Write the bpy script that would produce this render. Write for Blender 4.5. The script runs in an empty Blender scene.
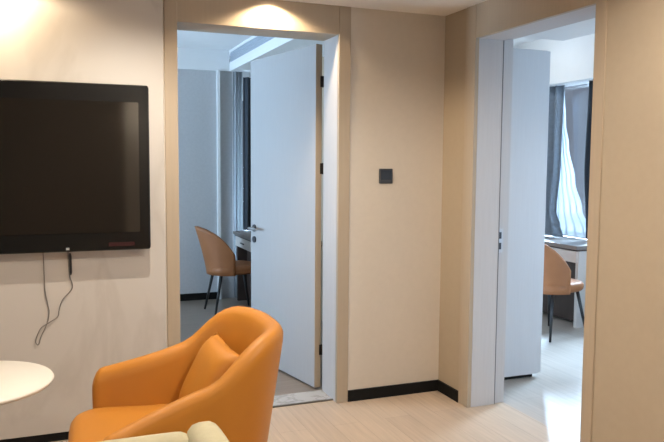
import bpy, bmesh, math, random
from mathutils import Vector, Matrix
random.seed(7)
sc = bpy.context.scene
COL = sc.collection
PI = math.pi

# ------------------------------------------------------------------ camera
CAM_H = 1.476
YAW, PITCH, ROLL, FPX = 0.3759385, -0.0818127, 0.0069824, 706.136
cy_, sy_ = math.cos(YAW), math.sin(YAW)
fwd = Vector((sy_ * math.cos(PITCH), cy_ * math.cos(PITCH), math.sin(PITCH)))
rgt = Vector((cy_, -sy_, 0))
upv = rgt.cross(fwd)
r2 = rgt * math.cos(ROLL) + upv * math.sin(ROLL)
u2 = upv * math.cos(ROLL) - rgt * math.sin(ROLL)
cam_data = bpy.data.cameras.new('camera')
cam = bpy.data.objects.new('camera', cam_data)
COL.objects.link(cam)
cam.matrix_world = Matrix(((r2.x, u2.x, -fwd.x, 0), (r2.y, u2.y, -fwd.y, 0), (r2.z, u2.z, -fwd.z, CAM_H), (0, 0, 0, 1)))
cam_data.sensor_fit = 'HORIZONTAL'
cam_data.sensor_width = 36
cam_data.lens = 36 * FPX / 664
cam_data.clip_start = 0.05
sc.camera = cam

# ------------------------------------------------------------------ exposure, world, lights
vs = sc.view_settings
vs.view_transform = 'Standard'
vs.look = 'None'
vs.gamma = 1.0
vs.use_curve_mapping = False
vs.exposure = 0.0
w = bpy.data.worlds.new('sky')
sc.world = w
w.use_nodes = True
w.node_tree.nodes['Background'].inputs[0].default_value = (0.62, 0.72, 0.95, 1)
w.node_tree.nodes['Background'].inputs[1].default_value = 0.32

WARM = (1.0, 0.80, 0.56)
SOFT = (1.0, 0.91, 0.80)
DAY = (0.54, 0.75, 1.0)

def light(name, kind, loc, energy, color, target=None, **kw):
    d = bpy.data.lights.new(name, kind)
    d.energy = energy
    d.color = color
    for k, v in kw.items():
        setattr(d, k, v)
    o = bpy.data.objects.new(name, d)
    COL.objects.link(o)
    o.location = loc
    if target is not None:
        o.rotation_euler = (Vector(target) - Vector(loc)).to_track_quat('-Z', 'Y').to_euler()
    return o

# ceiling downlights of the room: x, y, watts, cone, blend, colour
DOWNLIGHTS = [
    (1.165, 3.866, 46, 148, 0.35, WARM, 'door'),
    (-0.27, 3.775, 42, 164, 0.3, WARM, 'panel'),
    (0.42, 3.06, 112, 158, 0.6, SOFT, 'tv'),
    (1.74, 1.95, 24, 168, 0.3, SOFT, 'right'),
    (1.20, 1.40, 125, 168, 0.3, SOFT, 'middle'),
    (-1.0, 1.30, 50, 160, 0.5, SOFT, 'left'),
    (1.30, -1.72, 210, 160, 0.6, SOFT, 'behind'),  # added behind the viewer for fill and to brighten the reflected wall
]
for (lx, ly, e, cone, blend, c, n) in DOWNLIGHTS:
    light('downlight_beam', 'SPOT', (lx, ly, 2.39), e, c, (lx, ly, 0), spot_size=math.radians(cone), spot_blend=blend, shadow_soft_size=0.03)
# daylight falling in through the two bedrooms' windows and two unseen windows added for fill
light('daylight', 'AREA', (-2.3, 5.9, 0.8), 400, DAY, (1.0, 5.9, 2.6), shape='RECTANGLE', size=1.6, size_y=1.6)
light('daylight', 'AREA', (2.03, 8.1, 1.0), 90, DAY, (1.5, 5.5, 2.4), shape='RECTANGLE', size=0.6, size_y=1.4)
light('daylight', 'AREA', (7.0, 9.7, 4.0), 7500, DAY, (3.4, 4.4, 0.3), shape='RECTANGLE', size=1.4, size_y=1.4)
light('daylight', 'AREA', (7.5, 6.0, 3.8), 1200, DAY, (3.6, 4.6, 0.3), shape='RECTANGLE', size=1.6, size_y=1.6)
light('daylight', 'AREA', (5.4, 1.95, 1.3), 95, DAY, (2.7, 3.7, 1.5), shape='RECTANGLE', size=1.0, size_y=0.9)  # through an added window, brightens the wardrobe end and jamb
light('daylight', 'AREA', (-2.95, 0.2, 1.7), 30, (0.9, 0.95, 1.0), (0.6, 1.0, 0.9), shape='RECTANGLE', size=2.0, size_y=1.4)  # soft fill through an added window

# ------------------------------------------------------------------ materials
def mat(name, color, rough=0.6, spec=0.4, metal=0.0, noise=0.0, scale=20.0, stretch=(1, 1, 1), bump=0.0, bscale=200.0, coat=0.0):
    m = bpy.data.materials.new(name)
    m.use_nodes = True
    nt = m.node_tree
    b = nt.nodes['Principled BSDF']
    b.inputs['Roughness'].default_value = rough
    b.inputs['Metallic'].default_value = metal
    b.inputs['Specular IOR Level'].default_value = spec
    b.inputs['Coat Weight'].default_value = coat
    b.inputs['Base Color'].default_value = (*color, 1)
    tc = nt.nodes.new('ShaderNodeTexCoord')
    mp = nt.nodes.new('ShaderNodeMapping')
    mp.inputs['Scale'].default_value = stretch
    nt.links.new(tc.outputs['Object'], mp.inputs['Vector'])
    nz = nt.nodes.new('ShaderNodeTexNoise')
    nz.inputs['Scale'].default_value = scale
    nz.inputs['Detail'].default_value = 4
    nt.links.new(mp.outputs['Vector'], nz.inputs['Vector'])
    rp = nt.nodes.new('ShaderNodeValToRGB')
    rp.color_ramp.elements[0].position = 0.3
    rp.color_ramp.elements[1].position = 0.7
    rp.color_ramp.elements[0].color = (*[max(0, c * (1 - noise)) for c in color], 1)
    rp.color_ramp.elements[1].color = (*[min(1, c * (1 + noise)) for c in color], 1)
    nt.links.new(nz.outputs['Fac'], rp.inputs['Fac'])
    nt.links.new(rp.outputs['Color'], b.inputs['Base Color'])
    if bump:
        n2 = nt.nodes.new('ShaderNodeTexNoise')
        n2.inputs['Scale'].default_value = bscale
        nt.links.new(mp.outputs['Vector'], n2.inputs['Vector'])
        bp = nt.nodes.new('ShaderNodeBump')
        bp.inputs['Strength'].default_value = bump
        bp.inputs['Distance'].default_value = 0.002
        nt.links.new(n2.outputs['Fac'], bp.inputs['Height'])
        nt.links.new(bp.outputs['Normal'], b.inputs['Normal'])
    return m

def plank_mat(name, c1, c2, rough, rot=0.0):
    m = bpy.data.materials.new(name)
    m.use_nodes = True
    nt = m.node_tree
    b = nt.nodes['Principled BSDF']
    b.inputs['Roughness'].default_value = rough
    b.inputs['Specular IOR Level'].default_value = 0.4
    tc = nt.nodes.new('ShaderNodeTexCoord')
    mp = nt.nodes.new('ShaderNodeMapping')
    mp.inputs['Rotation'].default_value = (0, 0, rot)
    nt.links.new(tc.outputs['Object'], mp.inputs['Vector'])
    br = nt.nodes.new('ShaderNodeTexBrick')
    br.inputs['Color1'].default_value = (*c1, 1)
    br.inputs['Color2'].default_value = (*c2, 1)
    br.inputs['Mortar'].default_value = (*[c * 0.72 for c in c1], 1)
    br.inputs['Scale'].default_value = 1.0
    br.inputs['Brick Width'].default_value = 1.2
    br.inputs['Row Height'].default_value = 0.16
    br.inputs['Mortar Size'].default_value = 0.0012
    br.inputs['Mortar Smooth'].default_value = 0.3
    br.offset = 0.37
    nt.links.new(mp.outputs['Vector'], br.inputs['Vector'])
    m2 = nt.nodes.new('ShaderNodeMapping')
    m2.inputs['Scale'].default_value = (1.5, 22, 1)
    nt.links.new(mp.outputs['Vector'], m2.inputs['Vector'])
    nz = nt.nodes.new('ShaderNodeTexNoise')
    nz.inputs['Scale'].default_value = 2.0
    nz.inputs['Detail'].default_value = 5
    nt.links.new(m2.outputs['Vector'], nz.inputs['Vector'])
    rp = nt.nodes.new('ShaderNodeValToRGB')
    rp.color_ramp.elements[0].position = 0.3
    rp.color_ramp.elements[1].position = 0.75
    rp.color_ramp.elements[0].color = (0.86, 0.85, 0.84, 1)
    rp.color_ramp.elements[1].color = (1.06, 1.05, 1.04, 1)
    nt.links.new(nz.outputs['Fac'], rp.inputs['Fac'])
    mx = nt.nodes.new('ShaderNodeMix')
    mx.data_type = 'RGBA'
    mx.blend_type = 'MULTIPLY'
    mx.inputs[0].default_value = 1.0
    nt.links.new(br.outputs['Color'], mx.inputs[6])
    nt.links.new(rp.outputs['Color'], mx.inputs[7])
    nt.links.new(mx.outputs[2], b.inputs['Base Color'])
    return m

def vein_mat(name, color, vein, rough, vscale=1.3, lo=0.492, hi=0.5):
    m = bpy.data.materials.new(name)
    m.use_nodes = True
    nt = m.node_tree
    b = nt.nodes['Principled BSDF']
    b.inputs['Roughness'].default_value = rough
    tc = nt.nodes.new('ShaderNodeTexCoord')
    mp = nt.nodes.new('ShaderNodeMapping')
    mp.inputs['Scale'].default_value = (1.4, 1.4, 0.6)
    mp.inputs['Rotation'].default_value = (0, 0.5, 0)
    nt.links.new(tc.outputs['Object'], mp.inputs['Vector'])
    nz = nt.nodes.new('ShaderNodeTexNoise')
    nz.inputs['Scale'].default_value = vscale
    nz.inputs['Detail'].default_value = 6
    nz.inputs['Distortion'].default_value = 0.6
    nt.links.new(mp.outputs['Vector'], nz.inputs['Vector'])
    rp = nt.nodes.new('ShaderNodeValToRGB')
    e = rp.color_ramp.elements
    e[0].position = lo - 0.03
    e[0].color = (*color, 1)
    e[1].position = hi + 0.03
    e[1].color = (*color, 1)
    k = e.new((lo + hi) / 2)
    k.color = (*vein, 1)
    nt.links.new(nz.outputs['Fac'], rp.inputs['Fac'])
    nt.links.new(rp.outputs['Color'], b.inputs['Base Color'])
    return m

def emit_mat(name, color, strength):
    m = bpy.data.materials.new(name)
    m.use_nodes = True
    b = m.node_tree.nodes['Principled BSDF']
    b.inputs['Base Color'].default_value = (*color, 1)
    b.inputs['Emission Color'].default_value = (*color, 1)
    b.inputs['Emission Strength'].default_value = strength
    return m

def sheer_mat(name, color, trans=0.35):
    m = bpy.data.materials.new(name)
    m.use_nodes = True
    nt = m.node_tree
    nt.nodes.remove(nt.nodes['Principled BSDF'])
    out = nt.nodes['Material Output']
    d = nt.nodes.new('ShaderNodeBsdfDiffuse')
    d.inputs[0].default_value = (*color, 1)
    t = nt.nodes.new('ShaderNodeBsdfTranslucent')
    t.inputs[0].default_value = (*color, 1)
    tr = nt.nodes.new('ShaderNodeBsdfTransparent')
    m1 = nt.nodes.new('ShaderNodeMixShader')
    m1.inputs[0].default_value = 0.5
    m2 = nt.nodes.new('ShaderNodeMixShader')
    m2.inputs[0].default_value = trans
    nt.links.new(d.outputs[0], m1.inputs[1])
    nt.links.new(t.outputs[0], m1.inputs[2])
    nt.links.new(m1.outputs[0], m2.inputs[1])
    nt.links.new(tr.outputs[0], m2.inputs[2])
    nt.links.new(m2.outputs[0], out.inputs[0])
    return m

def glass_mat(name):
    m = bpy.data.materials.new(name)
    m.use_nodes = True
    nt = m.node_tree
    nt.nodes.remove(nt.nodes['Principled BSDF'])
    out = nt.nodes['Material Output']
    tr = nt.nodes.new('ShaderNodeBsdfTransparent')
    tr.inputs[0].default_value = (0.95, 0.97, 0.97, 1)
    gl = nt.nodes.new('ShaderNodeBsdfGlossy')
    gl.inputs['Roughness'].default_value = 0.02
    mx = nt.nodes.new('ShaderNodeMixShader')
    mx.inputs[0].default_value = 0.06
    nt.links.new(tr.outputs[0], mx.inputs[1])
    nt.links.new(gl.outputs[0], mx.inputs[2])
    nt.links.new(mx.outputs[0], out.inputs[0])
    return m

M = dict(
    wallpaper=mat('beige_wallpaper', (0.60, 0.535, 0.45), 0.75, 0.3, noise=0.015, scale=30, bump=0.12, bscale=300),
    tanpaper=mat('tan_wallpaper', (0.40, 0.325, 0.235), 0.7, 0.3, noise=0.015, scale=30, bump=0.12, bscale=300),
    timber=mat('dark_walnut', (0.11, 0.08, 0.055), 0.5, 0.3, noise=0.1, scale=6, stretch=(8, 8, 0.5)),
    slab=vein_mat('greige_stone_panel', (0.52, 0.48, 0.43), (0.475, 0.435, 0.385), 0.45),
    laminate=mat('tan_wood_laminate', (0.40, 0.32, 0.23), 0.5, 0.4, noise=0.025, scale=6, stretch=(12, 12, 0.5)),
    ceiling=mat('ceiling_paint', (0.84, 0.79, 0.74), 0.85, 0.2, noise=0.02, scale=5),
    white=mat('white_paint', (0.80, 0.80, 0.80), 0.7, 0.3, noise=0.01, scale=8),
    greywall=mat('grey_wallpaper', (0.50, 0.50, 0.51), 0.75, 0.3, noise=0.04, scale=40, bump=0.1),
    lining=mat('pale_grey_lining', (0.50, 0.48, 0.475), 0.5, 0.4, noise=0.03, scale=8, stretch=(10, 10, 0.5)),
    leaf=mat('pale_grey_door_skin', (0.40, 0.395, 0.40), 0.5, 0.4, noise=0.02, scale=8, stretch=(10, 10, 0.5)),
    wardrobe=mat('pale_grey_wardrobe_panel', (0.56, 0.55, 0.56), 0.5, 0.4, noise=0.02, scale=8, stretch=(10, 10, 0.5)),
    black=mat('black_skirting', (0.008, 0.0075, 0.007), 0.6, 0.15, noise=0.1),
    floor=plank_mat('pale_oak_planks', (0.49, 0.38, 0.285), (0.54, 0.425, 0.32), 0.38, PI / 2),
    floor_shaded=plank_mat('shade_darkened_oak_planks', (0.39, 0.345, 0.305), (0.43, 0.38, 0.335), 0.38, PI / 2),  # same oak as the living room, darkened to stand in for shade
    floor_dark=plank_mat('bedroom_planks', (0.24, 0.19, 0.15), (0.27, 0.215, 0.17), 0.28, 0),
    marble=vein_mat('grey_marble', (0.46, 0.44, 0.42), (0.34, 0.325, 0.31), 0.25, 5.0),
    gasket=mat('grey_rubber_gasket', (0.16, 0.155, 0.165), 0.7),
    seam=mat('dark_edge_strip', (0.10, 0.085, 0.07), 0.5),
    orange=mat('orange_leatherette', (0.46, 0.178, 0.020), 0.5, 0.35, noise=0.04, scale=5, bump=0.25, bscale=420),
    pale=mat('pale_yellow_fabric', (0.47, 0.425, 0.285), 0.8, 0.2, noise=0.05, scale=30, bump=0.3, bscale=300),
    brown=mat('tan_leather', (0.30, 0.118, 0.045), 0.5, 0.35, noise=0.06, scale=8, bump=0.1),
    blackmetal=mat('black_metal', (0.012, 0.012, 0.013), 0.4, 0.5, noise=0.05),
    tabletop=mat('white_lacquer', (0.70, 0.665, 0.595), 0.35, 0.4, noise=0.01, scale=4),
    bezel=mat('gloss_black_plastic', (0.006, 0.006, 0.006), 0.25, 0.3, noise=0.02),
    screen=mat('dark_screen_glass', (0.012, 0.010, 0.008), 0.06, 0.7, noise=0.02),
    cable=mat('grey_brown_cable', (0.20, 0.175, 0.15), 0.6, noise=0.05),
    led=mat('silver_lens', (0.6, 0.6, 0.6), 0.3, metal=0.6),
    sticker=mat('dull_red_sticker', (0.03, 0.006, 0.007), 0.4),
    thermo=mat('charcoal_plastic', (0.045, 0.048, 0.055), 0.4, 0.4, noise=0.05),
    thermo_face=mat('dark_slate_display', (0.035, 0.045, 0.062), 0.25, 0.5, noise=0.05),
    steel=mat('brushed_steel', (0.55, 0.55, 0.56), 0.3, metal=1.0, noise=0.04, scale=40),
    gunmetal=mat('dark_gunmetal', (0.055, 0.06, 0.07), 0.35, 0.5, metal=0.4, noise=0.04),
    hinge=mat('dark_bronze', (0.03, 0.022, 0.016), 0.4, metal=0.5),
    desk_top=mat('grey_brown_desk_laminate', (0.20, 0.17, 0.152), 0.45, noise=0.06, scale=8, stretch=(1, 10, 1)),
    desk_front=mat('pale_drawer_front', (0.62, 0.58, 0.54), 0.5, noise=0.02),
    desk_dark=mat('dark_brown_panel', (0.05, 0.032, 0.025), 0.5, noise=0.1, scale=10),
    drape=mat('slate_drape_fabric', (0.20, 0.235, 0.28), 0.85, 0.2, noise=0.08, scale=30, bump=0.2),
    drape_dark=mat('charcoal_drape_fabric', (0.055, 0.065, 0.08), 0.85, 0.2, noise=0.08, scale=30),
    sheer=sheer_mat('white_sheer', (0.46, 0.48, 0.50), 0.08),
    glass=glass_mat('window_glass'),
    grille=mat('grey_grille_paint', (0.42, 0.46, 0.52), 0.5, noise=0.03),
    lens=emit_mat('lit_lamp_lens', (1.0, 0.86, 0.66), 8.0),
    gloss_white=mat('gloss_white_paint', (0.8, 0.8, 0.78), 0.35),
)

# ------------------------------------------------------------------ mesh helpers
def link(name, bm, m, parent=None, smooth=False, bevel=0.0, seg=2, subsurf=0):
    me = bpy.data.meshes.new(name)
    bmesh.ops.recalc_face_normals(bm, faces=bm.faces[:])
    bm.to_mesh(me)
    bm.free()
    if smooth:
        for p in me.polygons:
            p.use_smooth = True
    me.materials.append(M[m] if isinstance(m, str) else m)
    o = bpy.data.objects.new(name, me)
    COL.objects.link(o)
    if parent:
        o.parent = parent
    if bevel:
        b = o.modifiers.new('bevel', 'BEVEL')
        b.width = bevel
        b.segments = seg
        b.limit_method = 'ANGLE'
    if subsurf:
        s = o.modifiers.new('subsurf', 'SUBSURF')
        s.levels = subsurf
        s.render_levels = subsurf
    return o

def box(bm, x0, x1, y0, y1, z0, z1, mtx=None):
    vs_ = [bm.verts.new((x, y, z)) for z in (z0, z1) for y in (y0, y1) for x in (x0, x1)]
    for f in ((0, 1, 3, 2), (4, 6, 7, 5), (0, 4, 5, 1), (2, 3, 7, 6), (0, 2, 6, 4), (1, 5, 7, 3)):
        bm.faces.new([vs_[i] for i in f])
    if mtx is not None:
        for v in vs_:
            v.co = mtx @ v.co
    return vs_

def boxes(*bs):
    bm = bmesh.new()
    for b in bs:
        box(bm, *b)
    return bm

def loft(rings, closed=True, cap=True, bm=None):
    """rings: list of equal-length point lists, joined by quads."""
    bm = bm or bmesh.new()
    vr = [[bm.verts.new(p) for p in r] for r in rings]
    n = len(vr[0])
    for a, b in zip(vr, vr[1:]):
        for i in range(n if closed else n - 1):
            j = (i + 1) % n
            bm.faces.new((a[i], a[j], b[j], b[i]))
    if cap and closed:
        bm.faces.new(vr[0][::-1])
        bm.faces.new(vr[-1])
    return bm

def lathe(profile, n=32, cx=0, cy=0, bm=None):
    rings = [[(cx + r * math.cos(2 * PI * i / n), cy + r * math.sin(2 * PI * i / n), z) for i in range(n)] for r, z in profile]
    return loft(rings, bm=bm)

def tube(pts, radii, n=10, bm=None):
    pts = [Vector(p) for p in pts]
    if not hasattr(radii, '__len__'):
        radii = [radii] * len(pts)
    rings = []
    ref = Vector((0, 0, 1))
    d0 = (pts[1] - pts[0]).normalized()
    if abs(d0.dot(ref)) > 0.95:
        ref = Vector((1, 0, 0))
    a = d0.cross(ref).normalized()
    for i, p in enumerate(pts):
        d = (pts[min(i + 1, len(pts) - 1)] - pts[max(i - 1, 0)]).normalized()
        a = (a - d * a.dot(d)).normalized()
        b = d.cross(a)
        rings.append([p + (a * math.cos(2 * PI * k / n) + b * math.sin(2 * PI * k / n)) * radii[i] for k in range(n)])
    return loft(rings, bm=bm)

def spline(ctrl, n=12):
    P = [Vector(p) for p in ctrl]
    P = [P[0] * 2 - P[1]] + P + [P[-1] * 2 - P[-2]]
    out = []
    for i in range(1, len(P) - 2):
        for k in range(n):
            t = k / n
            a, b, c, d = P[i - 1], P[i], P[i + 1], P[i + 2]
            out.append(0.5 * ((2 * b) + (c - a) * t + (2 * a - 5 * b + 4 * c - d) * t * t + (3 * b - a - 3 * c + d) * t ** 3))
    out.append(P[-2])
    return out

def smooth01(t):
    t = max(0.0, min(1.0, t))
    return t * t * (3 - 2 * t)

def superloop(a, b, n=48, p=4.0, cx=0, cy=0, z=0):
    out = []
    for i in range(n):
        t = 2 * PI * i / n
        c, s = math.cos(t), math.sin(t)
        out.append((cx + a * math.copysign(abs(c) ** (2 / p), c), cy + b * math.copysign(abs(s) ** (2 / p), s), z))
    return out

def pad(a, b, z0, z1, r, p=4.0, cx=0, cy=0, n=48, crown=0.0, bm=None):
    """a cushion block with rounded edges and a slightly crowned top"""
    rings = []
    for k in range(5):
        t = k / 4 * PI / 2
        d = r * (1 - math.sin(t))
        rings.append(superloop(a - d, b - d, n, p, cx, cy, z0 + r * (1 - math.cos(t))))
    for k in range(5):
        t = k / 4 * PI / 2
        d = r * (1 - math.cos(t))
        rings.append(superloop(a - d, b - d, n, p, cx, cy, z1 - r + r * math.sin(t)))
    for s, h in ((0.8, 0.6), (0.5, 0.9), (0.15, 1.0)):
        rings.append(superloop((a - r) * s, (b - r) * s, n, p, cx, cy, z1 + crown * h))
    return loft(rings, bm=bm)

def struct(name, bm, m, parent=None, **kw):
    o = link(name, bm, m, parent, **kw)
    if parent is None:
        o['kind'] = 'structure'
    return o

def empty(name, loc, rz=0.0):
    o = bpy.data.objects.new(name, None)
    COL.objects.link(o)
    o.location = loc
    o.rotation_euler = (0, 0, rz)
    o.empty_display_size = 0.1
    return o

def tag(o, label, cat, group=None):
    o['label'] = label
    o['category'] = cat
    if group:
        o['group'] = group
    return o

def dup(root, loc, rz, label, group=None):
    r = root.copy()
    COL.objects.link(r)
    r.location = loc
    r.rotation_euler = (0, 0, rz)
    r['label'] = label
    if group:
        r['group'] = group
    for ch in list(root.children):
        c = ch.copy()
        COL.objects.link(c)
        c.parent = r
        for g in ch.children:
            d = g.copy()
            COL.objects.link(d)
            d.parent = c
    return r

# ------------------------------------------------------------------ dimensions
D = 3.947          # back wall face
DT = 0.25          # its thickness
X = 2.3134         # right wall face
XT = 0.26
CH = 2.40          # ceiling
LX0, LX1, LZ = 0.645, 1.594, 2.235      # left doorway opening
RY0, RY1, RZ = 2.606, 3.587, 2.207      # right doorway opening
FX0, FX1 = 0.574, 1.669
FY0, FY1 = 2.535, 3.690
ROOM_L, ROOM_B = -2.6, -1.9
R1L, R1R, R1B, R1C = -1.7, 2.34, 7.5, 2.66   # first bedroom
R2R, R2F, R2N, R2C = 4.9, 7.6, 0.9, 2.74     # second bedroom

# ------------------------------------------------------------------ shell
struct('floor', boxes((ROOM_L - .2, X + XT, ROOM_B - .2, D + 0.06, -.1, 0)), 'floor')
struct('floor_bedroom', boxes((R1L - .2, R1R + .11, D + DT, R1B + .2, -.1, 0)), 'floor_dark')
struct('floor_second_bedroom', boxes((X + XT, R2R + .2, R2N - .2, R2F + .2, -.1, 0)), 'floor_shaded')
struct('ceiling', boxes((ROOM_L - .2, X, ROOM_B - .2, D, CH, CH + .1)), 'ceiling')
struct('ceiling_bedroom', boxes((R1L, R1R, D + DT, R1B, R1C, R1C + .1)), 'white')
struct('ceiling_second_bedroom', boxes((X + XT, R2R, R2N, R2F, R2C, R2C + .1)), 'white')
# back wall with the left doorway cut out
struct('wall_back', boxes((ROOM_L - .2, FX0, D, D + DT, 0, R2C), (FX1, X, D, D + DT, 0, R2C),
                          (FX0, FX1, D, D + DT, CH, R2C)), 'wallpaper')
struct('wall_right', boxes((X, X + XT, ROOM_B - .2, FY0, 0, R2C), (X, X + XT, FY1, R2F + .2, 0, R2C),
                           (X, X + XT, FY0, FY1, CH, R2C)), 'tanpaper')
struct('wall_left', boxes((ROOM_L - .2, ROOM_L, ROOM_B - .2, -.8, 0, CH), (ROOM_L - .2, ROOM_L, 1.2, D, 0, CH),
                          (ROOM_L - .2, ROOM_L, -.8, 1.2, 0, .9), (ROOM_L - .2, ROOM_L, -.8, 1.2, 2.2, CH)), 'wallpaper')
# wall behind the viewer: dark timber on the left, wallpaper on the right
struct('wall_front', boxes((.87, X, ROOM_B - .2, ROOM_B, 0, CH)), 'wallpaper')
struct('wall_front_timber', boxes((ROOM_L, .87, ROOM_B - .2, ROOM_B, 0, CH)), 'timber')
# stone-look panel behind the television
struct('wall_panel', boxes((ROOM_L, 0.562, D - 0.047, D, 0.045, CH)), 'slab', bevel=0.004)
struct('baseboard_left', boxes((ROOM_L, 0.562, D - 0.040, D, 0, 0.045)), 'black')
struct('baseboard_back', boxes((FX1, X - .012, D - 0.012, D, 0, 0.07)), 'black')
struct('baseboard_right', boxes((X - .012, X, FY1 , D, 0, 0.07)), 'black')

# first bedroom shell
struct('wall_bedroom_far', boxes((R1L - .2, 1.80, R1B, R1B + .2, 0, 2.44), (2.26, R1R, R1B, R1B + .2, 0, 2.44),
                                 (1.80, 2.26, R1B, R1B + .2, 0, .25)), 'greywall')
struct('trim_1', boxes((R1L, 1.77, R1B - .012, R1B + .2, 2.44, R1C), (1.80, R1R, R1B, R1B + .2, 2.2, R1C)), 'white')
struct('trim_2', boxes((1.632, 1.660, R1B - .05, R1B, 0.0, 2.44)), 'white')
struct('baseboard_bedroom', boxes((R1L, 1.632, R1B - .012, R1B, 0, 0.075)), 'black')
struct('wall_bedroom_left', boxes((R1L - .2, R1L, D + DT, 5.0, 0, R1C), (R1L - .2, R1L, 6.8, R1B + .2, 0, R1C),
                                  (R1L - .2, R1L, 5.0, 6.8, 0, .7), (R1L - .2, R1L, 5.0, 6.8, 2.4, R1C)), 'greywall')
struct('trim_3', boxes((1.77, R1R, D + DT, R1B, 2.44, 2.53), (1.785, R1R, D + DT, R1B, 2.53, 2.635), (1.77, R1R, D + DT, R1B, 2.635, R1C)), 'white')
# second bedroom shell
struct('wall_second_bedroom_far', boxes((X + XT, R2R + .2, R2F, R2F + .2, 0, R2C)), 'greywall')
struct('wall_second_bedroom_near', boxes((X + XT, R2R + .2, R2N - .2, R2N, 0, R2C)), 'greywall')
struct('wall_second_bedroom_right', boxes((R2R, R2R + .2, R2N, 1.7, 0, R2C), (R2R, R2R + .2, 3.7, 4.5, 0, R2C), (R2R, R2R + .2, 1.7, 3.7, 0, .8), (R2R, R2R + .2, 1.7, 3.7, 2.3, R2C), (R2R, R2R + .2, 7.4, R2F, 0, R2C),
                                          (R2R, R2R + .2, 4.5, 7.4, 0, .80), (R2R, R2R + .2, 4.5, 7.4, 2.42, R2C)), 'greywall')
struct('ceiling_entry', boxes((X + XT, 3.19, R2N, 3.90, 2.30, 2.40)), 'white')
struct('trim_4', boxes((4.62, R2R, 4.2, R2F, 2.27, R2C)), 'white')

# windows
def window(name, axis, at, a0, a1, z0, z1, mull):
    f = .05
    bs = [(a0, a1, z0, z0 + f), (a0, a1, z1 - f, z1), (a0, a0 + f, z0 + f, z1 - f), (a1 - f, a1, z0 + f, z1 - f)]
    bs += [(m - f / 2, m + f / 2, z0 + f, z1 - f) for m in mull]
    if axis == 'x':
        fr = boxes(*[(at - .03, at + .03, p, q, r, s) for p, q, r, s in bs])
        gl = boxes((at - .004, at + .004, a0 + f, a1 - f, z0 + f, z1 - f))
    else:
        fr = boxes(*[(p, q, at - .03, at + .03, r, s) for p, q, r, s in bs])
        gl = boxes((a0 + f, a1 - f, at - .004, at + .004, z0 + f, z1 - f))
    o = struct(name, fr, 'gloss_white')
    struct('pane', gl, 'glass', o)
    return o
window('window_1', 'y', R1B + .1, 1.80, 2.26, .25, 2.2, [])
window('window_2', 'x', R1L - .1, 5.0, 6.8, .7, 2.4, [5.9])
window('window_3', 'x', R2R + .1, 4.5, 7.4, .80, 2.42, [5.25, 6.3])
window('added_window_5', 'x', R2R + .1, 1.7, 3.7, .80, 2.3, [2.7])  # added out of view to brighten the entry and wardrobe end
window('added_window_4', 'x', ROOM_L - .1, -.8, 1.2, .9, 2.2, [.2])  # added out of view as fill for the living room

# ------------------------------------------------------------------ door frames
# left doorway: tan laminate posts to the ceiling, header panel, pale lining
fp = 0.008
lf = struct('trim_5', boxes((FX0, LX0, D - fp, D + .02, 0, CH), (LX1, FX1, D - fp, D + .02, 0, CH)), 'laminate', bevel=0.003)
struct('header_panel', boxes((LX0, LX1, D - fp + .003, D + .02, LZ, CH)), 'laminate', lf)
struct('lining', boxes((LX1, FX1, D + .02, D + .245, 0, CH), (FX0, LX0, D + .02, D + DT, 0, CH)), 'lining', lf)
struct('soffit', boxes((LX0, LX1, D + .02, D + .245, LZ, CH)), 'laminate', lf)
ss = struct('trim_6', boxes((LX0, LX1, D + .062, D + DT, -.02, .006)), 'marble', bevel=0.002)
struct('edge_strip', boxes((LX0, LX1, D + .048, D + .062, -.02, .008)), 'seam', ss)
# right doorway
rf = struct('trim_7', boxes((X - fp, X + .02, FY0, RY0, 0, CH), (X - fp, X + .02, RY1, FY1, 0, CH)), 'laminate', bevel=0.003)
struct('header_panel', boxes((X - fp + .003, X + .02, RY0, RY1, RZ, CH)), 'laminate', rf)
struct('lining', boxes((X + .02, X + .19, RY1, FY1, 0, CH), (X + .19, X + XT + .005, RY1 + .012, FY1, 0, CH),
                       (X + .02, X + XT, FY0, RY0, 0, CH), (X + .02, X + .19, RY0, RY1, RZ, CH), (X + .19, X + XT, RY0, RY1, RZ + .012, CH)), 'lining', rf)
struct('gasket', boxes((X + .186, X + .191, RY1 - .0015, RY1 + .013, 0, RZ)), 'gasket', rf)
sp = struct('strike_plate', boxes((X + .195, X + .225, RY1 + .009, RY1 + .0125, .94, 1.085)), 'steel', rf)
struct('latch_hole', boxes((X + .199, X + .214, RY1 + .0075, RY1 + .0095, 1.025, 1.065), (X + .199, X + .214, RY1 + .0075, RY1 + .0095, .96, 1.0)), 'gunmetal', sp)

# ------------------------------------------------------------------ doors
def door(name, hinge, ang, width, height, thick):
    """leaf local frame: hinge edge at the origin, leaf along +x, thickness towards -y"""
    o = struct(name, boxes((0.0, width, -thick, 0.0, 0.012, height)), 'leaf', bevel=0.002)
    o.location = hinge
    o.rotation_euler = (0, 0, ang)
    struct('edge_band', boxes((-0.0015, 0.0, -thick, 0, 0.012, height)), 'laminate', o)
    for z in (0.26, 1.44, 1.99):
        h = struct('hinge', boxes((-.005, -.001, -thick - .002, -thick + .012, z - .034, z + .034)), 'hinge', o)
        bm = lathe([(0.002, z - .036), (.006, z - .034), (.006, z + .034), (.002, z + .036)], 12, -.006, -thick - .004)
        struct('pin', bm, 'hinge', h)
    for s in (1, -1):
        yb = 0.0 if s > 0 else -thick
        ro = struct('handle_rose', tube([(width - .065, yb, .99), (width - .065, yb + s * .010, .99)], .026, 20), 'gunmetal', o)
        struct('lever', tube(spline([(width - .065, yb + s * .008, .99), (width - .065, yb + s * .045, .99), (width - .080, yb + s * .052, .99), (width - .19, yb + s * .052, .988)], 6), .009, 12), 'steel', ro)
        struct('keyhole_rose', tube([(width - .065, yb, .905), (width - .065, yb + s * .010, .905)], .024, 20), 'gunmetal', o)
    return o
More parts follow.
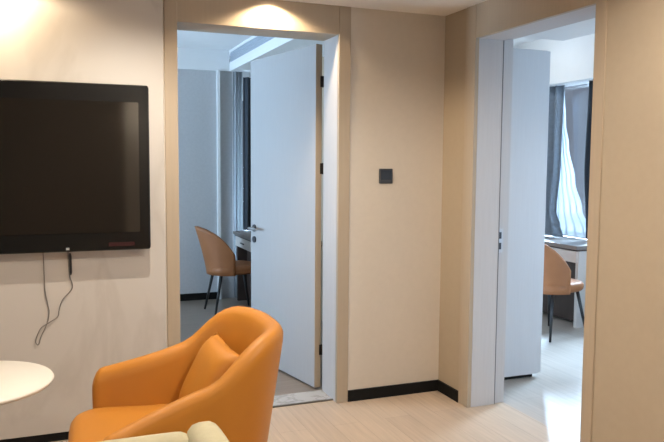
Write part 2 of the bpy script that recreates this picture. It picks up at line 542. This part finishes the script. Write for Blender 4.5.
# visible face of the left leaf starts at (1.556, 4.235)
door('door_1', (1.556, 4.236, 0), PI / 2 + math.radians(11), 0.935, 2.222, 0.045)
door('door_2', (X + XT + .02, 2.62, 0), math.radians(-8), 0.955, 2.20, 0.045)

# ------------------------------------------------------------------ television
TY = 3.805
tv = empty('television', (-.24, TY + .03, 1.44))
tag(tv, 'large black flat television mounted on the pale wall panel', 'television')
def rrect(x0, x1, z0, z1, r, y, n=6):
    pts = []
    for (cx, cz, a0) in ((x1 - r, z1 - r, 0), (x0 + r, z1 - r, 90), (x0 + r, z0 + r, 180), (x1 - r, z0 + r, 270)):
        for k in range(n + 1):
            a = math.radians(a0 + 90 * k / n)
            pts.append((cx + r * math.cos(a), y, cz + r * math.sin(a)))
    return pts
tx0, tx1, tz0, tz1 = -.71, .713, -.424, .431     # television-local
bm = loft([rrect(tx0 + .006, tx1 - .006, tz0 + .006, tz1 - .006, .012, -.030), rrect(tx0, tx1, tz0, tz1, .015, -.022),
           rrect(tx0, tx1, tz0, tz1, .015, .012), rrect(tx0 + .10, tx1 - .10, tz0 + .08, tz1 - .08, .05, .045)])
link('bezel', bm, 'bezel', tv)
link('screen', boxes((tx0 + .053, tx1 - .055, -.0325, -.0295, tz0 + .094, tz1 - .090)), 'screen', tv)
link('wall_mount', boxes((-.25, .25, .04, .0655, -.2, .2)), 'blackmetal', tv)
link('sensor', boxes((.292, .308, -.034, -.029, tz0 + .010, tz0 + .022)), 'led', tv)
link('sticker', boxes((.50, .63, -.0315, -.0295, tz0 + .022, tz0 + .042)), 'sticker', tv)

# cable hanging in a loop under it
yc = D - 0.047 - .006
cp = [(-.058, yc, 1.03), (-.055, yc, .90), (-.053, yc, .812), (-.040, yc, .73), (-.036, yc, .69), (-.050, yc, .63), (-.078, yc, .57), (-.088, yc, .535), (-.098, yc - .002, .53),
      (-.103, yc - .004, .555), (-.080, yc - .005, .612), (-.045, yc - .005, .637), (.004, yc - .003, .668), (.012, yc, .70), (.030, yc, .755), (.074, yc, .805), (.080, yc, .835), (.068, yc, .88), (.064, yc, .95), (.062, yc, 1.03)]
cb = link('cable', tube(spline(cp, 6), .0026, 8), 'cable', smooth=True)
tag(cb, 'thin grey cable dangling in a loop below the television', 'cable')
link('connector', tube([(.071, yc - .004, 1.0), (.073, yc - .004, .985), (.075, yc - .004, .90), (.074, yc - .004, .885)], [.004, .007, .006, .003], 10), 'blackmetal', cb)

# thermostat
th = empty('thermostat', (1.910, D, 1.398))
tag(th, 'small square charcoal thermostat on the beige wall between the two doorways', 'thermostat')
link('housing', boxes((-.046, .046, -.014, 0, -.046, .046)), 'thermo', th, bevel=.006, seg=3)
link('display', boxes((-.036, .036, -.0155, -.0135, -.022, .036)), 'thermo_face', th)

# ceiling downlights
for i, (lx, ly, e, cone, blend, c, n) in enumerate(DOWNLIGHTS):
    place = {'door': 'in front of the left doorway header', 'panel': 'close to the television wall panel', 'tv': 'just in front of the television', 'middle': 'over the middle of the room', 'right': 'close to the right wall', 'left': 'over the left of the room', 'behind': 'added unseen over the near end of the room'}[n]
    dl = empty('ceiling_downlight', (lx, ly, CH))
    tag(dl, 'small round recessed ceiling downlight ' + place, 'downlight', 'ceiling downlights')
    bm = bmesh.new()
    n_ = 32
    rings = [[(r * math.cos(2 * PI * k / n_), r * math.sin(2 * PI * k / n_), z) for k in range(n_)] for r, z in ((.052, 0), (.052, -.006), (.043, -.008), (.038, -.004), (.038, 0))]
    link('trim_ring', loft(rings, cap=False), 'gloss_white', dl)
    link('lens', lathe([(.037, -.0005), (.037, -.003), (.001, -.003)], 32), 'lens', dl)

# ------------------------------------------------------------------ round table
tb = empty('round_table', (-.330, 3.07, 0))
tag(tb, 'round white pedestal table in front of the television wall', 'table')
link('tabletop', lathe([(.02, .578), (.295, .578), (.310, .584), (.315, .592), (.310, .600), (.02, .600)], 96), 'tabletop', tb, smooth=True)
link('pedestal', lathe([(.032, .012), (.028, .05), (.026, .5), (.05, .572), (.09, .578)], 32), 'tabletop', tb, smooth=True)
link('base', lathe([(.02, 0), (.20, 0), (.205, .006), (.19, .014), (.04, .024)], 64), 'tabletop', tb, smooth=True)

# ------------------------------------------------------------------ tub armchair
def tub_path(arm_x=.26, half=.335, tip_half=.42, back=.298, nb=28, na=9):
    """plan curve of the rim from one arm tip round the back to the other: (x, y, s) with s = 0 on the arms, 1 at the middle of the back"""
    pts = []
    def spread(t):            # the arms splay outwards towards their tips
        return half + (tip_half - half) * t ** 1.5
    for k in range(na):
        pts.append((arm_x + (-.02 - arm_x) * k / na, spread(1 - k / na), -1))
    for k in range(nb + 1):
        a = PI / 2 + PI * k / nb
        c, s_ = math.cos(a), math.sin(a)
        p = 2.5
        pts.append((-.02 + back * math.copysign(abs(c) ** (2 / p), c), half * math.copysign(abs(s_) ** (2 / p), s_), 0))
    for k in range(na):
        pts.append((-.02 + (arm_x + .02) * (k + 1) / na, -spread((k + 1) / na), 1))
    return pts

def rim_height(x):
    # gentle rise along the arm, then the S-shaped climb to the back
    if x > 0:
        return .60 + .08 * (0.26 - x) / .26
    return .68 - .30 * x * (1 - smooth01(-x / .12)) + .015 * smooth01(-x / .12) + .165 * smooth01((-x - .045) / .23)

def armchair(name, loc, rz, m, label):
    t = empty(name, loc, rz)
    tag(t, label, 'armchair', None)
    P = tub_path()
    # arc-length tangents
    rings = []
    L = len(P)
    for i, (x, y, s) in enumerate(P):
        q, r = P[max(0, i - 1)], P[min(L - 1, i + 1)]
        tx, ty = r[0] - q[0], r[1] - q[1]
        l = math.hypot(tx, ty)
        nx, ny = ty / l, -tx / l          # outwards? fixed below
        if nx * (x + .02) + ny * y < 0 and abs(y) + abs(x) > 0:
            nx, ny = -nx, -ny
        if s != 0:
            nx, ny = 0, math.copysign(1, y)
        zt = rim_height(x)
        th = .042
        # roundness of the arm tip
        tipd = .31 - x
        lean = .04 * smooth01((-x) / .35)         # the back leans outward at the top
        def P3(off, z, drop=0.0):
            k = (z - .20) / .62
            o = off + (-.055 * (1 - k) if z < .6 else -.055 * (1 - k)) + lean * k
            return (x + nx * o, y + ny * o, z)
        sec = [P3(th * .55, .20), P3(th, .24), P3(th, .40), P3(th, zt - .06)]
        for k in range(1, 8):
            a = PI * k / 8
            sec.append(P3(th * math.cos(a), zt - .045 + .045 * math.sin(a)))
        sec += [P3(-th, zt - .06), P3(-th, .40), P3(-th, .24), P3(-th * .55, .20)]
        rings.append(sec)
    # round off the two arm tips with extra shrinking rings
    def tip(sec, dx):
        c = Vector((0, 0, 0))
        for p in sec:
            c += Vector(p)
        c /= len(sec)
        out = []
        for a in (.3, .6, .82, .95):
            sy = math.sqrt(1 - a * a)
            rr = []
            zt = max(p[2] for p in sec)
            for p in sec:
                q = Vector(p)
                q.y = c.y + (q.y - c.y) * (0.25 + .75 * sy)
                if q.z > .45:
                    q.z = .45 + (q.z - .45) * (1 - (1 - sy) * .75)
                q.x += dx * a
                rr.append(q)
            out.append(rr)
        return out
    e0 = tip(rings[0], .05)
    e1 = tip(rings[-1], .05)
    rings = e0[::-1] + rings + e1
    link('shell', loft(rings), m, t, smooth=True)
    # seat
    bm = pad(.355, .385, .24, .445, .05, 7.0, cx=.047, n=64, crown=.018)
    link('seat', bm, m, t, smooth=True)
    for sx in (-1, 1):
        for sy in (-1, 1):
            link('leg', tube([(.03 + sx * .26, sy * .25, 0), (.03 + sx * .22, sy * .22, .26)], [.012, .02], 12), 'blackmetal', t, smooth=True)
    return t

ARM_LOC, ARM_RZ = (.427, 2.70, 0), math.radians(178)
armchair('armchair', ARM_LOC, ARM_RZ, 'orange', 'orange upholstered tub armchair in front of the left doorway')

def cushion_bm(s, t, n=16):
    bm = bmesh.new()
    g = {}
    for side in (1, -1):
        for i in range(n + 1):
            for j in range(n + 1):
                u, v = 2 * i / n - 1, 2 * j / n - 1
                edge = (i in (0, n)) or (j in (0, n))
                if side < 0 and edge:
                    g[(side, i, j)] = g[(1, i, j)]
                    continue
                h = t * ((1 - u ** 4) * (1 - v ** 4)) ** .6
                pinch = 1 - .07 * (1 - max(abs(u), abs(v)) ** 2) * 0 - .05 * (1 - min(abs(u), abs(v)) ** 2) * max(abs(u), abs(v)) ** 3
                g[(side, i, j)] = bm.verts.new((side * h, s * u * pinch, s * v * pinch))
        for i in range(n):
            for j in range(n):
                q = [g[(side, i, j)], g[(side, i + 1, j)], g[(side, i + 1, j + 1)], g[(side, i, j + 1)]]
                bm.faces.new(q if side > 0 else q[::-1])
    return bm
cu = link('cushion', cushion_bm(.175, .068), 'orange', smooth=True)
tag(cu, 'orange square cushion leaning inside the orange armchair', 'cushion')
mA = Matrix.Translation(ARM_LOC) @ Matrix.Rotation(ARM_RZ, 4, 'Z')
cu.matrix_world = mA @ Matrix.Translation((-.138, -.08, .588)) @ Matrix.Rotation(math.radians(6), 4, 'Z') @ Matrix.Rotation(math.radians(-26), 4, 'Y') @ Matrix.Rotation(math.radians(-3), 4, 'X')

# ------------------------------------------------------------------ pale yellow club chair, nearest the viewer
pc = empty('club_chair', (.08, 1.64, 0), math.radians(180 + 0))
tag(pc, 'pale yellow upholstered chair nearest the viewer, its top edge showing', 'armchair')
def rolled(x0, x1, y0, y1, z0, z1, r, bm=None):
    return pad((x1 - x0) / 2, (y1 - y0) / 2, z0, z1, r, 8, (x0 + x1) / 2, (y0 + y1) / 2, 48, .0, bm)
link('backrest', rolled(-.36, -.25, -.36, .36, .20, .738, .05), 'pale', pc, smooth=True)
for s in (1, -1):
    link('arm', rolled(-.27, .36, s * .31 - .05, s * .31 + .05, .20, .718, .045), 'pale', pc, smooth=True)
link('seat', rolled(-.27, .37, -.27, .27, .22, .44, .05), 'pale', pc, smooth=True)
for sx in (-1, 1):
    for sy in (-1, 1):
        link('leg', tube([(sx * .28, sy * .28, 0), (sx * .26, sy * .26, .24)], [.012, .02], 12), 'blackmetal', pc, smooth=True)

# ------------------------------------------------------------------ desks
def desk(loc, label, length, group=None):
    """front faces local -x, runs along y from 0 to -length"""
    t = empty('desk', loc)
    tag(t, label, 'desk', group)
    link('desktop', boxes((-.02, .54, -length, 0, .715, .75)), 'desk_top', t, bevel=.003)
    link('rail', boxes((.0, .53, -length + .01, -.01, .700, .715)), 'desk_dark', t)
    n = max(1, round(length / .6))
    for i in range(n):
        a = -length + .02 + (length - .04) * i / n
        b = -length + .02 + (length - .04) * (i + 1) / n
        dr = link('drawer', boxes((.002, .45, a + .003, b - .003, .595, .698)), 'desk_front', t, bevel=.003)
        link('pull', boxes((-.010, .002, (a + b) / 2 - .06, (a + b) / 2 + .06, .640, .650)), 'gunmetal', dr)
    link('back_panel', boxes((.12, .14, -length + .02, -.02, .02, .70)), 'desk_dark', t)
    for y in (-length + .015, -.05):
        link('side_panel', boxes((.02, .52, y, y + .035, 0, .70)), 'desk_front' if y < -.1 else 'desk_dark', t)
    return t
desk((1.79, 7.36, 0), 'desk with pale drawers beside the brown chair seen through the left doorway', 1.25)
desk((4.355, 6.45, 0), 'desk with pale drawers under the curtained window in the right doorway', 1.42)

# ------------------------------------------------------------------ dining chairs with a wrap-round shell
def shell_chair(loc, rz, label):
    t = empty('shell_chair', loc, rz)
    tag(t, label, 'chair')
    link('seat', pad(.24, .235, .395, .48, .035, 3.2, cx=.03, n=40, crown=.012), 'brown', t, smooth=True)
    n, mm = 28, 12
    amax = math.radians(82)
    rows_o, rows_i = [], []
    for j in range(mm + 1):
        v = j / mm
        ro, ri = [], []
        for i in range(n + 1):
            a = -amax + 2 * amax * i / n
            q = abs(a) / amax
            top = .86 - .27 * q ** 2.4
            z0 = .39
            z = z0 + (max(top, z0 + .06) - z0) * v
            k = (z - .40) / .46
            lean = .12 * k ** 1.2 * (1 - q * .6) if k > 0 else 0
            for lst, R in ((ro, .255), (ri, .232)):
                lst.append((.03 - (R + lean) * math.cos(a), (R - .012 * (1 - k)) * math.sin(a) * (1 - .05 * k), z))
        rows_o.append(ro)
        rows_i.append(ri[::-1])
    bm = loft([o + i for o, i in zip(rows_o, rows_i)])
    link('backrest', bm, 'brown', t, smooth=True)
    for sx in (-1, 1):
        for sy in (-1, 1):
            link('leg', tube([(.03 + sx * .23, sy * .21, 0), (.03 + sx * .15, sy * .15, .42)], [.010, .016], 10), 'blackmetal', t, smooth=True)
    return t
c1 = shell_chair((1.60, 6.80, 0), math.radians(2), 'brown leather shell chair at the desk seen through the left doorway')
dup(c1, (3.98, 4.95, 0), math.radians(10), 'brown leather shell chair at the desk seen through the right doorway')

# ------------------------------------------------------------------ wardrobe
wx0, wx1, wy0, wy1, wz = X + XT, 3.13, D, 5.55, 2.237
wd = empty('wardrobe', ((wx0 + wx1) / 2, (wy0 + wy1) / 2, 0))
tag(wd, 'tall pale grey wardrobe seen end on through the right doorway', 'wardrobe')
cx_, cy2 = (wx0 + wx1) / 2, (wy0 + wy1) / 2
hx, hy = (wx1 - wx0) / 2, (wy1 - wy0) / 2
link('carcass', boxes((-hx + .003, hx - .02, -hy, hy, .028, wz)), 'wardrobe', wd, bevel=.003)
link('plinth', boxes((-hx + .003, hx - .05, -hy + .03, hy - .03, 0, .028)), 'black', wd)
for k in range(3):
    a = -hy + 2 * hy * k / 3
    dr = link('door', boxes((hx - .02, hx, a + .002, a + 2 * hy / 3 - .002, .035, wz - .003)), 'wardrobe', wd, bevel=.002)
    link('handle', boxes((hx, hx + .014, a + .05, a + .062, .95, 1.15)), 'gunmetal', dr)

# ------------------------------------------------------------------ curtains
def drape(name, m, axis, at, spans, wave, nw, thick, label, cat='curtain', group=None, n=64):
    """spans: list of (z, a0, a1, push); pleated sheet between a0 and a1 at each height"""
    rows_f, rows_b = [], []
    sub = []
    for (z0, p0, q0, h0), (z1, p1, q1, h1) in zip(spans, spans[1:]):
        for k in range(8):
            t = k / 8
            s = smooth01(t)
            sub.append((z0 + (z1 - z0) * t, p0 + (p1 - p0) * s, q0 + (q1 - q0) * s, h0 + (h1 - h0) * s))
    sub.append(spans[-1])
    rings = []
    for z, p, q, h in sub:
        f, b = [], []
        for i in range(n + 1):
            u = i / n
            a = p + (q - p) * u
            d = at + h + wave * math.sin(2 * PI * nw * u + .6 * math.sin(5 * u + z))
            f.append((d, a, z) if axis == 'x' else (a, d, z))
            d2 = d + thick
            b.append((d2, a, z) if axis == 'x' else (a, d2, z))
        rings.append(f + b[::-1])
    o = link(name, loft(rings), m, smooth=True)
    tag(o, label, cat, group)
    return o
drape('sheer_curtain', 'sheer', 'y', 7.40, [(2.43, 1.79, 1.89, 0), (1.2, 1.79, 1.89, 0), (.02, 1.79, 1.895, 0)], .018, 3, .003,
      'pale sheer curtain at the far wall of the left doorway bedroom')
drape('drape', 'drape_dark', 'y', 7.34, [(2.37, 1.885, 2.12, 0), (1.2, 1.885, 2.12, 0), (.76, 1.885, 2.12, .02)], .022, 4, .006,
      'dark drape beside the sheer curtain and the left doorway door')
drape('drape', 'drape', 'x', 4.76, [(2.27, 5.80, 6.20, 0), (1.5, 5.82, 6.15, 0), (1.0, 5.84, 6.15, -.02), (.86, 5.72, 6.15, -.06), (.765, 5.60, 6.15, -.12)], .028, 4, .006,
      'slate grey drape bunched on the desk beside the wardrobe')
drape('sheer_curtain', 'sheer', 'x', 4.85, [(2.27, 5.90, 6.0, 0), (1.9, 5.86, 6.0, 0), (1.67, 5.80, 6.0, 0), (1.32, 5.69, 6.0, 0), (1.03, 5.57, 6.0, 0), (.82, 5.42, 6.0, -.01), (.765, 5.38, 6.0, -.02)], .012, 5, .003,
      'white sheer curtain swept aside on the desk in the right doorway')
drape('drape', 'drape_dark', 'x', 4.78, [(2.27, 5.18, 5.44, 0), (1.5, 5.18, 5.46, 0), (.77, 5.18, 5.40, 0)], .03, 3, .006,
      'dark drape at the right of the window in the right doorway')

# air conditioning grille on the bulkhead of the first bedroom
gr = empty('air_grille', (1.785, 6.2, 2.5825))
tag(gr, 'grey slotted air conditioning grille high on the bedroom bulkhead', 'air grille')
link('grille_back', boxes((-.004, 0, -1.9, 1.28, -.0525, .0525)), 'grille', gr)
link('slats', boxes(*[(-.012, -.004, -1.9, 1.28, z - .003, z + .003) for z in (-.035, -.012, .012, .035)]), 'grille', gr)

# flush ceiling lamp added unseen in the second bedroom to brighten the pelmet
cl = empty('added_fill_lamp', (3.95, 5.60, R2C))
tag(cl, 'round flush fill lamp added unseen in the bedroom behind the right doorway', 'added fill lamp')
link('rim', lathe([(.02, 0), (.19, 0), (.20, -.01), (.20, -.03), (.185, -.035), (.02, -.035)], 40), 'gloss_white', cl)
link('diffuser', lathe([(.17, -.034), (.165, -.05), (.12, -.062), (.01, -.066)], 40), 'lens', cl, smooth=True)
light('added_fill_lamp_light', 'POINT', (3.95, 5.60, R2C - .14), 9, (0.72, 0.86, 1.0), shadow_soft_size=.12)
